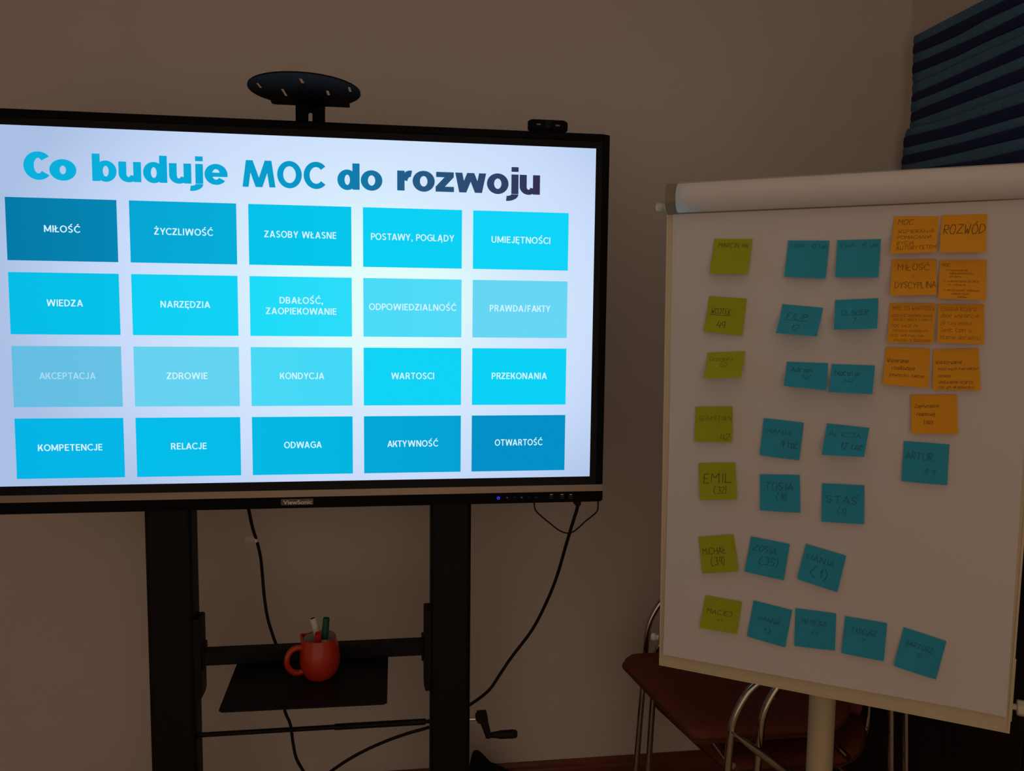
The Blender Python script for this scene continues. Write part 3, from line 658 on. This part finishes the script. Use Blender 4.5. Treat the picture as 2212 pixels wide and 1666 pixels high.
# sheets flipped over the top, forming the rounded lip, and hanging behind
vt0 = 1.0305; tA = onb(1462, 394, .02); tB = onb(2190, 349.5, .02); vtop = (tA[1]+tB[1])/2
ra = (vtop-vt0)/2
prof = [(vt0, .003), (vt0-.0005, .010), (vt0+.003, .022), (vt0+ra*.45, .032), (vt0+ra, .036), (vt0+ra*1.5, .031), (vt0+ra*1.85, .020), (vt0+ra*2, .004), (vt0+ra*1.95, -.012), (vt0+ra*1.6, -.024), (vt0+ra*1.1, -.028), (.99, -.0285), (.80, -.027), (.55, -.026), (.42, -.025)]
u_a, u_b = onb(1459, 430, .034)[0], .705
roll_m = MB().grid(lambda u_, v_: BP(u_a+(u_b-u_a)*u_, prof[int(round(v_*(len(prof)-1)))][0], prof[int(round(v_*(len(prof)-1)))][1]), 20, len(prof)-1)
build('turned_over_sheets', roll_m, M['paper'], fc, thick=.003)
ca = [(1.092, -.018), (1.092, .012), (1.078, .026), (1.052, .028), (1.034, .014), (1.028, .002), (1.028, -.018)]
build('clamp_bar', MB().prism([BP(.0015, v_, n_) for v_, n_ in ca], ax*(BWd-.003)), M['clamp'], fc, bevel=.0015)
def knob(px, py, off, d_, L_=.022, R2=.0125, name='knob'):
    u_, v_ = onb(px, py, off); P0 = BP(u_, v_, off); 
    build(name, MB().tube([P0, P0+ax*d_*.008], .006, 14), M['knob'], fc)
    mb = MB(); seg = 28; A_ = P0+ax*d_*.008
    for h, k2 in ((0, .9), (.002, 1), (L_-.002-.008, 1), (L_-.008, .88)):
        mb.v += [A_+ax*d_*h+(bu*math.cos(2*math.pi*j/seg)+bn*math.sin(2*math.pi*j/seg))*R2*k2*(1 if j % 4 < 2 else .93) for j in range(seg)]
    for i in range(3):
        for j in range(seg): mb.f.append([i*seg+j, i*seg+(j+1) % seg, (i+1)*seg+(j+1) % seg, (i+1)*seg+j])
    mb.f.append(list(range(seg))[::-1]); mb.f.append([3*seg+j for j in range(seg)])
    build('knob_grip', mb, M['knob'], fc)
knob(2186, 1526, -.02, 1, .024, .0155); knob(1440, 447, -.012, -1, .022, .009); knob(1424, 1378, -.03, -1, .018, .009)
bkt = MB().prism([BP(BWd+.001, v_, n_) for v_, n_ in ((.02, -.014), (.02, -.02), (.06, -.038), (.11, -.038), (.15, -.014))], ax*.0025); build('side_lug', bkt, M['board'], fc)
zp = .80
build('pole', MB().tube([(pole_xy.x, pole_xy.y, .06), (pole_xy.x, pole_xy.y, 1.0)], .0285, 32), M['cream'], fc)
cb = BP(.35, .26, -.018)
build('tilt_joint', MB().tube([(pole_xy.x, pole_xy.y, .97), cb.lerp(Vector((pole_xy.x, pole_xy.y, .99)), .4), cb], .022, 16), M['cream'], fc)
build('back_plate', MB().fbox(BO, ax, bu, bn, .22, .48, .16, .36, -.024, -.016), M['board'], fc, bevel=.002)
build('hub', MB().lathe([(0, .04), (.05, .04), (.055, .055), (.05, .085), (.034, .10), (0, .10)], (pole_xy.x, pole_xy.y, 0), (0, 0, 1), 28), M['cream'], fc)
for a_ in (-90, -18, 54, 126, 198):
    d = Vector((math.cos(R_(a_)), math.sin(R_(a_)), 0)); c_ = Vector((pole_xy.x, pole_xy.y, 0))
    lg = build('base_leg', MB().tube([c_+d*.04+Vector((0, 0, .07)), c_+d*.18+Vector((0, 0, .062)), c_+d*.29+Vector((0, 0, .055))], [.018, .015, .012], 14), M['cream'], fc)
    build('castor', MB().lathe([(0, -.009), (.022, -.009), (.024, 0), (.022, .009), (0, .009)], c_+d*.28+Vector((0, 0, .0245)), (-d.y, d.x, 0), 20), M['rubber'], lg)

# ---------------------------------------------------------------- handwriting: single-stroke letters (baseline 2, capitals 8, x-height 6)
G = {'A': '022842,0434', 'B': '02082837362505,2534332202', 'C': '473818060412223243', 'D': '02082846441202', 'E': '38080232,0525', 'F': '380802,0525', 'G': '4738180604123244', 'H': '0208,4248,0545',
     'I': '1218', 'J': '083833221203', 'K': '0208,380532', 'L': '080232', 'M': '0208254842', 'N': '02084248', 'O': '180604123244463818', 'P': '02083837362505', 'R': '02083837350532', 'S': '37280806153422030', 'T': '0848,2822',
     'U': '080312324348', 'W': '0812253248', 'Y': '082548,2522', 'Z': '08480242', 'a': '360614021233,3632', 'b': '0802324506', 'c': '361504021232', 'd': '361504023236,3832', 'e': '04343616041232', 'f': '372812,0535', 'g': '361604133336,36301001',
     'h': '0802,042635 32', 'i': '1612', 'j': '16100 0', 'k': '0802,360432', 'l': '081222', 'm': '0602,0516 22,25364542', 'n': '0602,05263532', 'o': '160402324426 16', 'p': '0600,0626353402', 'r': '0602,052636', 's': '36160534220 2', 't': '180312 32,0636',
     'u': '0603123236,3632', 'w': '0612243246', 'y': '0613,360000', 'z': '06360232', '0': '180603123244463818', '1': '051812', '2': '071838360232', '3': '0838253533220 2', '4': '18043 4,3732', '5': '38080525342202', '6': '3716041232341404', '7': '083812',
     '8': '183635041232341618', '9': '363818061535 36,3632', '(': '29160412 31', ')': '091614 01', ',': '2211', '.': '1212', '-': '0535', '/': '0149', '>': '0545,364534', 'v': '061236'}
for k in list(G):
    s = G[k].replace(' ', '').split(','); out = []
    for q in s:
        if len(q) % 2: q = q[:-1]
        out.append([(int(q[i]), int(q[i+1])) for i in range(0, len(q), 2)])
    G[k] = out
AC = {'Ł': ('L', [[(0, 4), (2, 6)]]), 'ł': ('l', [[(0, 4), (2, 6)]]), 'Ó': ('O', [[(2, 8.6), (3, 10)]]), 'ó': ('o', [[(2, 7), (3, 8.5)]]), 'Ś': ('S', [[(2, 8.6), (3, 10)]]), 'ś': ('s', [[(2, 7), (3, 8.5)]]),
      'Ć': ('C', [[(2, 8.6), (3, 10)]]), 'ć': ('c', [[(2, 7), (3, 8.5)]]), 'ż': ('z', [[(1.6, 7.6), (2, 7.6)]]), 'Ż': ('Z', [[(2, 9), (2.4, 9)]]), 'ę': ('e', [[(2, 2), (3, .8)]]), 'ą': ('a', [[(3, 2), (4, .8)]])}
def glyph(c):
    if c in AC: return G[AC[c][0]]+AC[c][1]
    return G.get(c, [])
def write(lines, S, rnd):
    """lines: (text, x, y, width, cap height, underline) in note fractions from the top left; S(u,v,h) -> point; returns ribbons"""
    mb = MB()
    for (s, x, y, wd, h, *ul) in lines:
        hw = .0016+.026*h; segs = []; cx = 0; sl = rnd.uniform(.02, .16)
        for ch in s:
            if ch == ' ': cx += 3; continue
            g = glyph(ch); mxx = max([p[0] for q in g for p in q] or [3]); dy = rnd.uniform(-.35, .35)
            for q in g:
                segs.append([(cx+p[0]+rnd.uniform(-.18, .18)+sl*(p[1]-2), p[1]-2+dy+rnd.uniform(-.18, .18)) for p in q])
            cx += mxx+1.3
        W_ = max(cx-1.3, 1); k = wd/W_; kv = h/6
        if ul: segs.append([(-.6, -1.3), (W_*.5, -1.5), (W_+.5, -1.1)])
        for q in segs:
            P = [(x+a_*k, y-b_*kv) for a_, b_ in q]
            for (a0, b0), (a1, b1) in zip(P[:-1], P[1:]):
                dx, dy = a1-a0, b1-b0; L_ = math.hypot(dx, dy) or 1e-3; nx, ny = -dy/L_*hw, dx/L_*hw; ex, ey = dx/L_*hw*.6, dy/L_*hw*.6
                nseg = max(1, int(L_/.08)); prev = None
                for i in range(nseg+1):
                    t = i/nseg; xx = a0-ex+(dx+2*ex)*t; yy = b0-ey+(dy+2*ey)*t
                    i0 = len(mb.v); mb.v += [S(xx+nx, yy+ny, .0004), S(xx-nx, yy-ny, .0004)]
                    if prev is not None: mb.f.append([prev, i0, i0+1, prev+1])
                    prev = i0
    return mb
def note(c4, colr, label, lines, ink, group):
    rnd = random.Random(hash(str(c4[0])) % 9999 if False else int(c4[0][0]*7+c4[0][1]*13))
    TL = onb(*c4[0], .0045); TR = onb(*c4[1], .0045)
    wtop = math.dist(TL, TR)
    BR0 = onb(*c4[2], .005); BL0 = onb(*c4[3], .005); hL = (math.dist(TL, BL0)+math.dist(TR, BR0))/2
    lift = math.sqrt(max(0, .0765**2-hL**2))*.62; lift = max(.005, min(.028, lift))+rnd.uniform(0, .003)
    lL = lift*rnd.uniform(.8, 1.15); lR = lift*rnd.uniform(.7, 1.0)
    BR = onb(*c4[2], .0045+lR); BL = onb(*c4[3], .0045+lL)
    def S(u_, v_, h=0):
        u_c = u_; n_ = .0045+(lL*(1-u_)+lR*u_)*max(0, v_)**2.0
        top = (TL[0]+(TR[0]-TL[0])*u_, TL[1]+(TR[1]-TL[1])*u_); bot = (BL[0]+(BR[0]-BL[0])*u_, BL[1]+(BR[1]-BL[1])*u_)
        return BP(top[0]+(bot[0]-top[0])*v_, top[1]+(bot[1]-top[1])*v_, n_+h+.0008*math.sin(u_*3.1)*v_)
    c_ = S(.5, 0)
    o = build('sticky_note', MB().grid(lambda a_, b_: S(a_, b_), 8, 12), M[colr], None, thick=0)
    o.data.transform(Matrix.Translation(-c_)); o.location = c_
    tag(o, label, 'sticky note', group)
    rb = write(lines, S, rnd)
    if rb.v: build('handwriting', rb, M[ink], o, smooth=False, fixn=False)
    return o
g1, g2, g3 = 'lime notes in the left column', 'teal notes on the flipchart', 'orange notes at top right of the flipchart'
N_ = [
 (((1543,516),(1625.7,516.5),(1614.5,592),(1531.6,591.6)), 'yellow', 'topmost lime note of the left column, one line of writing at its top', [('MARCIN 46',.14,.24,.76,.12)], 'ink', g1),
 (((1532,639.6),(1613,645.6),(1603,725),(1519.6,716.4)), 'yellow', 'second lime note from the top, underlined name above the number 49', [('WOJTEK',.12,.47,.50,.15,1),('49',.32,.86,.20,.18)], 'ink', g1),
 (((1528.7,762),(1609.6,759),(1599.5,816),(1518,818)), 'yellow', 'third lime note from the top, curled short with faint writing', [('Grzegorz',.08,.34,.62,.15),('42',.38,.60,.2,.17)], 'inkf', g1),
 (((1502.5,879),(1582.5,878),(1581,955.5),(1499.8,954)), 'yellow', 'fourth lime note from the top, number 42 in its lower right corner', [('SEBASTIAN',.1,.4,.86,.13),('42',.68,.94,.24,.17)], 'inkf', g1),
 (((1508.5,1001),(1588,999.4),(1591.7,1079.7),(1511.5,1080.5)), 'yellow', 'fifth lime note from the top, large capitals above 32 in brackets', [('EMIL',.12,.54,.74,.25),('(32)',.38,.82,.34,.17)], 'ink', g1),
 (((1508.5,1160.4),(1584.4,1154.4),(1595.3,1234.4),(1517.4,1239.3)), 'yellow', 'sixth lime note from the top, tilted left, reading 39 in brackets', [('MICHAŁ',.08,.5,.64,.17),('(39)',.26,.8,.38,.2)], 'ink', g1),
 (((1524,1286.5),(1602.9,1300),(1591.7,1369.5),(1510.4,1356.5)), 'yellow', 'bottom lime note of the left column, tilted right', [('MACIEJ',.12,.52,.66,.14),('43',.42,.72,.14,.08)], 'ink', g1),
 (((1703,519.6),(1792,520),(1783.6,602),(1693.6,598)), 'blue', 'teal note in the top row, left of its pair, 12 at its top right', [('LENA',.08,.19,.32,.10),('12 lat',.58,.2,.37,.10)], 'inkb', g2),
 (((1809,519),(1903,516.5),(1897.6,599.5),(1804,598.8)), 'blue', 'teal note in the top row, right of its pair, 15 at its top right', [('EWA',.08,.19,.33,.10),('15 lat',.58,.2,.38,.10)], 'inkb', g2),
 (((1690,657),(1778,665),(1764.4,727),(1676,719.6)), 'blue', 'skewed teal note in the second row, underlined name above 12', [('FILIP',.16,.48,.50,.20,1),('12',.34,.86,.17,.18)], 'inkb', g2),
 (((1804,648.5),(1897.6,644.4),(1894.7,710),(1800.7,712.4)), 'blue', 'teal note in the second row, right of its pair, underlined name above 7', [('OLIWIER',.15,.5,.62,.14,1),('7',.42,.8,.08,.16)], 'inkb', g2),
 (((1700,781.7),(1788.7,784.8),(1785,843.6),(1692.4,833.6)), 'blue', 'short curled teal note in the third row, left of the touching pair', [('Adrian',.12,.4,.5,.18),('12',.38,.64,.2,.14)], 'inkb', g2),
 (((1796.8,786.7),(1890,789.6),(1884.4,852),(1789.6,846.7)), 'blue', 'teal note in the third row, right of the touching pair', [('Natalia',.1,.4,.56,.18),('14',.3,.66,.2,.15)], 'inkb', g2),
 (((1650,903.4),(1736.3,913.4),(1726.3,994.8),(1640.8,983.4)), 'blue', 'teal note in the fourth row, left of its pair, 9 at its right', [('HANIA',.1,.38,.62,.13),('9 lat',.5,.72,.42,.18)], 'inkb', g2),
 (((1786.5,915),(1878,924.6),(1866.5,987.5),(1774.6,982.6)), 'blue', 'skewed teal note in the fourth row, right of its pair, reading 12', [('ALICJA',.08,.4,.75,.15),('12 lat',.42,.78,.5,.2)], 'inkb', g2),
 (((1641.7,1025),(1727.4,1026.5),(1728.7,1108),(1641.7,1102.8)), 'blue', 'straight teal note in the fifth row, left of its pair', [('TOSIA',.12,.42,.7,.2),('(8)',.4,.68,.25,.17)], 'inkb', g2),
 (((1776,1044.4),(1867.3,1049),(1866.5,1133),(1774.6,1127)), 'blue', 'straight teal note in the fifth row, right of its pair and slightly lower', [('STAŚ',.1,.5,.72,.18),('(7)',.37,.77,.2,.14)], 'inkb', g2),
 (((1952.8,953),(2051,960.6),(2046,1048.5),(1947.4,1039.6)), 'blue', 'teal note standing alone below the lowest orange note, reading 11', [('ARTUR',.06,.42,.58,.16),('11',.44,.8,.24,.16)], 'inkb', g2),
 (((1622.4,1159.3),(1706,1175.6),(1693,1254),(1608.3,1235)), 'blue', 'tilted teal note in the sixth row reading 35 in brackets', [('ZOSIA',.1,.36,.6,.16),('(35)',.3,.68,.48,.2)], 'inkb', g2),
 (((1741,1175.3),(1828,1201),(1808.7,1279.7),(1722.2,1251.2)), 'blue', 'tilted teal note at the right end of the sixth row reading 1 in brackets', [('HANIA',.1,.4,.68,.16),('(1)',.26,.78,.40,.24)], 'inkb', g2),
 (((1628,1297.4),(1711.4,1318.5),(1696.2,1399),(1613.7,1375)), 'blue', 'leftmost teal note of the bottom row reading 13', [('HANNA',.2,.48,.55,.12),('13',.4,.76,.15,.12)], 'inkb', g2),
 (((1718.4,1314.4),(1806.3,1325.8),(1803.6,1406),(1716,1395.8)), 'blue', 'second teal note from the left in the bottom row reading 11', [('MATEUSZ',.17,.38,.58,.12),('11',.4,.65,.15,.1)], 'inkb', g2),
 (((1826,1331.5),(1916.7,1347),(1909,1429),(1817.7,1411.3)), 'blue', 'third teal note from the left in the bottom row reading 7', [('TADEUSZ',.17,.4,.6,.13),('7',.42,.64,.08,.12)], 'inkb', g2),
 (((1952.5,1355.7),(2044.7,1385.8),(2022,1468.5),(1930.8,1439.2)), 'blue', 'strongly tilted teal note at the far right of the bottom row', [('BARTOSZ',.14,.4,.62,.12),('5',.45,.6,.1,.1)], 'inkb', g2),
 (((1932.4,467.5),(2029,467.5),(2022,544.5),(1923,548.3)), 'orange', 'top left orange note with five lines of capitals', [('MOC',.1,.22,.34,.13),('WSPIERANIA',.12,.45,.8,.09),('POMAGANIA',.12,.61,.75,.09),('BYCIA',.12,.77,.38,.09),('AUTORYTETEM',.12,.9,.86,.10)], 'inko', g3),
 (((2034.5,465),(2132.7,462.5),(2129.6,544.5),(2029.8,545.2)), 'orange', 'top right orange note with one large word in capitals', [('ROZWÓD',.06,.5,.9,.24)], 'inko', g3),
 (((1927.4,561),(2023.5,560),(2023,636.6),(1922.4,638.8)), 'orange', 'second-row left orange note with two words in capitals', [('MIŁOŚĆ',.14,.3,.7,.16),('I',.47,.52,.02,.08),('DYSCYPLINA',.1,.8,.88,.17)], 'inko', g3),
 (((2030.7,562.6),(2132,561.7),(2129.6,649),(2026.7,645)), 'orange', 'second-row right orange note with small arrows', [('MOC',.05,.16,.17,.08),('> rozumienia',.12,.28,.48,.05),('samodzielności',.22,.36,.5,.05),('zmiany',.22,.44,.25,.05),('> wspierania brata',.1,.56,.74,.05),('w nauce',.2,.65,.36,.05),('> możliwość zabawy',.1,.79,.76,.05),('wspólnych',.28,.88,.36,.05),('zabaw',.4,.96,.2,.05)], 'inko', g3),
 (((1923,655.3),(2022,656),(2015.7,742.7),(1916.2,740.5)), 'orange', 'third-row left orange note covered in faint capitals', [('MOC TO WARTOŚCI',.06,.17,.9,.09),('ZDOLNOŚĆ KONTROLOWANIA',.05,.34,.9,.06),('SWOJEJ PRACY I EMOCJI',.1,.44,.84,.06),('MOC DAJE MI',.06,.6,.58,.07),('ZADANIA DOROSŁYM',.08,.72,.78,.06),('MOC WPŁYWU NA',.06,.84,.72,.06),('OTACZAJĄCE ŚRODOWISKO',.14,.96,.8,.06)], 'inkof', g3),
 (((2026.7,656.9),(2126.5,657.5),(2125.9,744.2),(2024.2,740.2)), 'orange', 'third-row right orange note with five lines of faint script', [('Osoba która',.06,.17,.76,.11),('daje wsparcie',.06,.34,.82,.10),('drugiemu',.06,.53,.66,.10),('Jest tam w',.06,.71,.68,.10),('stanie doradzić',.06,.89,.86,.10)], 'inkof', g3),
 (((1914.3,749.8),(2009.5,753.6),(2005.7,838.5),(1907.1,830)), 'orange', 'fourth-row left orange note with three lines of script', [('Wspieranie',.05,.40,.48,.11),('i budowanie',.16,.58,.52,.10),('pewności siebie',.13,.76,.76,.09)], 'inko', g3),
 (((2016.4,755.2),(2113.4,753),(2118.7,843.1),(2014.8,842.5)), 'orange', 'fourth-row right orange note with five lines of script', [('Wskazywanie',.06,.36,.56,.09),('możliwych kierunków',.12,.51,.84,.07),('rozwoju',.1,.68,.28,.07),('ułatwianie startu',.12,.84,.72,.08),('czy ich eksploracji',.12,.96,.74,.07)], 'inko', g3),
 (((1967.4,853.4),(2066.6,852.5),(2069.7,937.7),(1969,936.8)), 'orange', 'lowest orange note, alone in its row, with three short lines', [('Zapewnianie',.08,.33,.52,.09),('finansowej',.12,.54,.40,.09),('bazy',.28,.75,.2,.11)], 'inko', g3),
]
for a_ in N_: note(*a_)

# ---------------------------------------------------------------- striped blind on the right wall
XB = WX-.030
B_ = [[(1976,78.5),(2125.7,0)], [(1975,97),(2069,52),(2168,2.8)], [(1973,118),(2069,76.9),(2132.7,40.9),(2212,6.3)], [(1972,139),(2027,115.6),(2125.7,72),(2212,29)], [(1971.2,160.8),(2069,120),(2139.8,84.6),(2212,54.3)],
      [(1973,181.5),(2027,158),(2120,113),(2212,74)], [(1972.6,204),(2029,179.5),(2212,95)], [(1970,222),(2048.5,190.5),(2212,121.5)], [(1969,243),(2048.5,212.6),(2212,146.4)], [(1967,264.5),(2048.5,234.7),(2212,175.3)], [(1965.7,279.5),(2034.7,262.3),(2212,199)],
      [(1961,296.8),(2048.5,276),(2212,225)], [(1959.6,320.3),(2076,292.7),(2212,251.3)], [(1958,338),(2076,312),(2212,274.8)], [(1955,358),(2076,331.4),(2212,299.6)], [(1954,372),(2131,345),(2212,326)]]
cset = ['teal', 'navy', 'teal', 'navy', 'teal', 'teal', 'navy', 'teal', 'navy', 'teal', 'teal', 'navy', 'teal', 'navy', 'teal']
blind = thing('striped_blind', (XB, 1.9, 2.45), 'navy and teal striped fabric blind on the right wall above the flipchart', 'blind')
def bline(pts):
    Q = [at_x(x, y, XB) for x, y in pts]; ys_ = [q.y for q in Q][::-1]; zs_ = [q.z for q in Q][::-1]
    # least squares straight hem with gentle residual keeps the line going on past the frame
    k1, k0 = np.polyfit(ys_, zs_, 1)
    def f(y):
        if y < ys_[0]: return zs_[0]+k1*(y-ys_[0])
        if y > ys_[-1]: return zs_[-1]+k1*(y-ys_[-1])
        return float(np.interp(y, ys_, zs_))
    return f, ys_[-1]
LN = [bline(p) for p in B_]
z_last = LN[-1][0]; dz = .075
for k in range(1, 7):
    LN.append(((lambda y, k=k: LN[15][0](y)-dz*k+.0), LN[15][1])); cset.append('navy' if k % 2 else 'teal')
YE = .95
for i in range(len(LN)-1):
    (f0, y0), (f1, y1) = LN[i], LN[i+1]; outb = .001*(i % 2)+(.010 if 10 <= i else 0)
    def bf(u_, v_):
        yA = y0+(y1-y0)*v_; y = yA+(YE-yA)*u_; z = f0(y)+(f1(y)-f0(y))*v_
        return (XB-outb-.0028*math.sin(math.pi*v_)-.0015*math.sin(y*6+i), y, z)
    o = build('teal_band' if cset[i] == 'teal' else 'navy_band', MB().grid(bf, 28, 6), M[cset[i]], blind, thick=.002, fixn=True)
zt_ = LN[0][0]
build('head_rail', MB().add([(XB+.004, y, zt_(y)+dz_) for y in (2.44, YE) for dz_ in (-.03, -.004)]+[(XB+.028, y, zt_(y)+dz_) for y in (2.44, YE) for dz_ in (-.03, -.004)],
      [(0, 1, 3, 2), (4, 6, 7, 5), (0, 2, 6, 4), (1, 5, 7, 3), (0, 4, 5, 1), (2, 3, 7, 6)]), M['navy'], blind)

# ---------------------------------------------------------------- dark cabinet under the blind
cx0 = 1.315
cb_ = thing('cabinet', (1.47, 1.85, 0), 'very dark wood cabinet by the right wall behind the flipchart', 'cabinet')
build('body', MB().box((cx0+.02, 1.22, .04), (WX-.022, 2.46, 1.12)), M['darkwood'], cb_)
build('plinth', MB().box((cx0+.045, 1.24, 0), (WX-.03, 2.44, .04)), M['darkwood'], cb_)
build('top_panel', MB().box((cx0-.004, 1.20, 1.12), (WX-.006, 2.47, 1.145)), M['darkwood'], cb_, bevel=.002)
gy = at_x(2035, 1560, cx0).y
edges = [2.455, 2.455-(2.455-gy)/1.0, gy-(2.455-gy), 1.225]
edges = [2.455, gy, (gy+1.225)/2, 1.225]
for a, b in zip(edges[:-1], edges[1:]):
    dr = build('door', MB().box((cx0, a-.002, .045), (cx0+.019, b+.002, 1.115)), M['darkwood'], cb_, bevel=.0015)
    build('handle', MB().tube([(cx0-.016, b+.035, .92), (cx0-.016, b+.035, 1.02)], .004, 8).tube([(cx0, b+.035, .93), (cx0-.016, b+.035, .93)], .003, 8).tube([(cx0, b+.035, 1.01), (cx0-.016, b+.035, 1.01)], .003, 8), M['rubber'], dr)
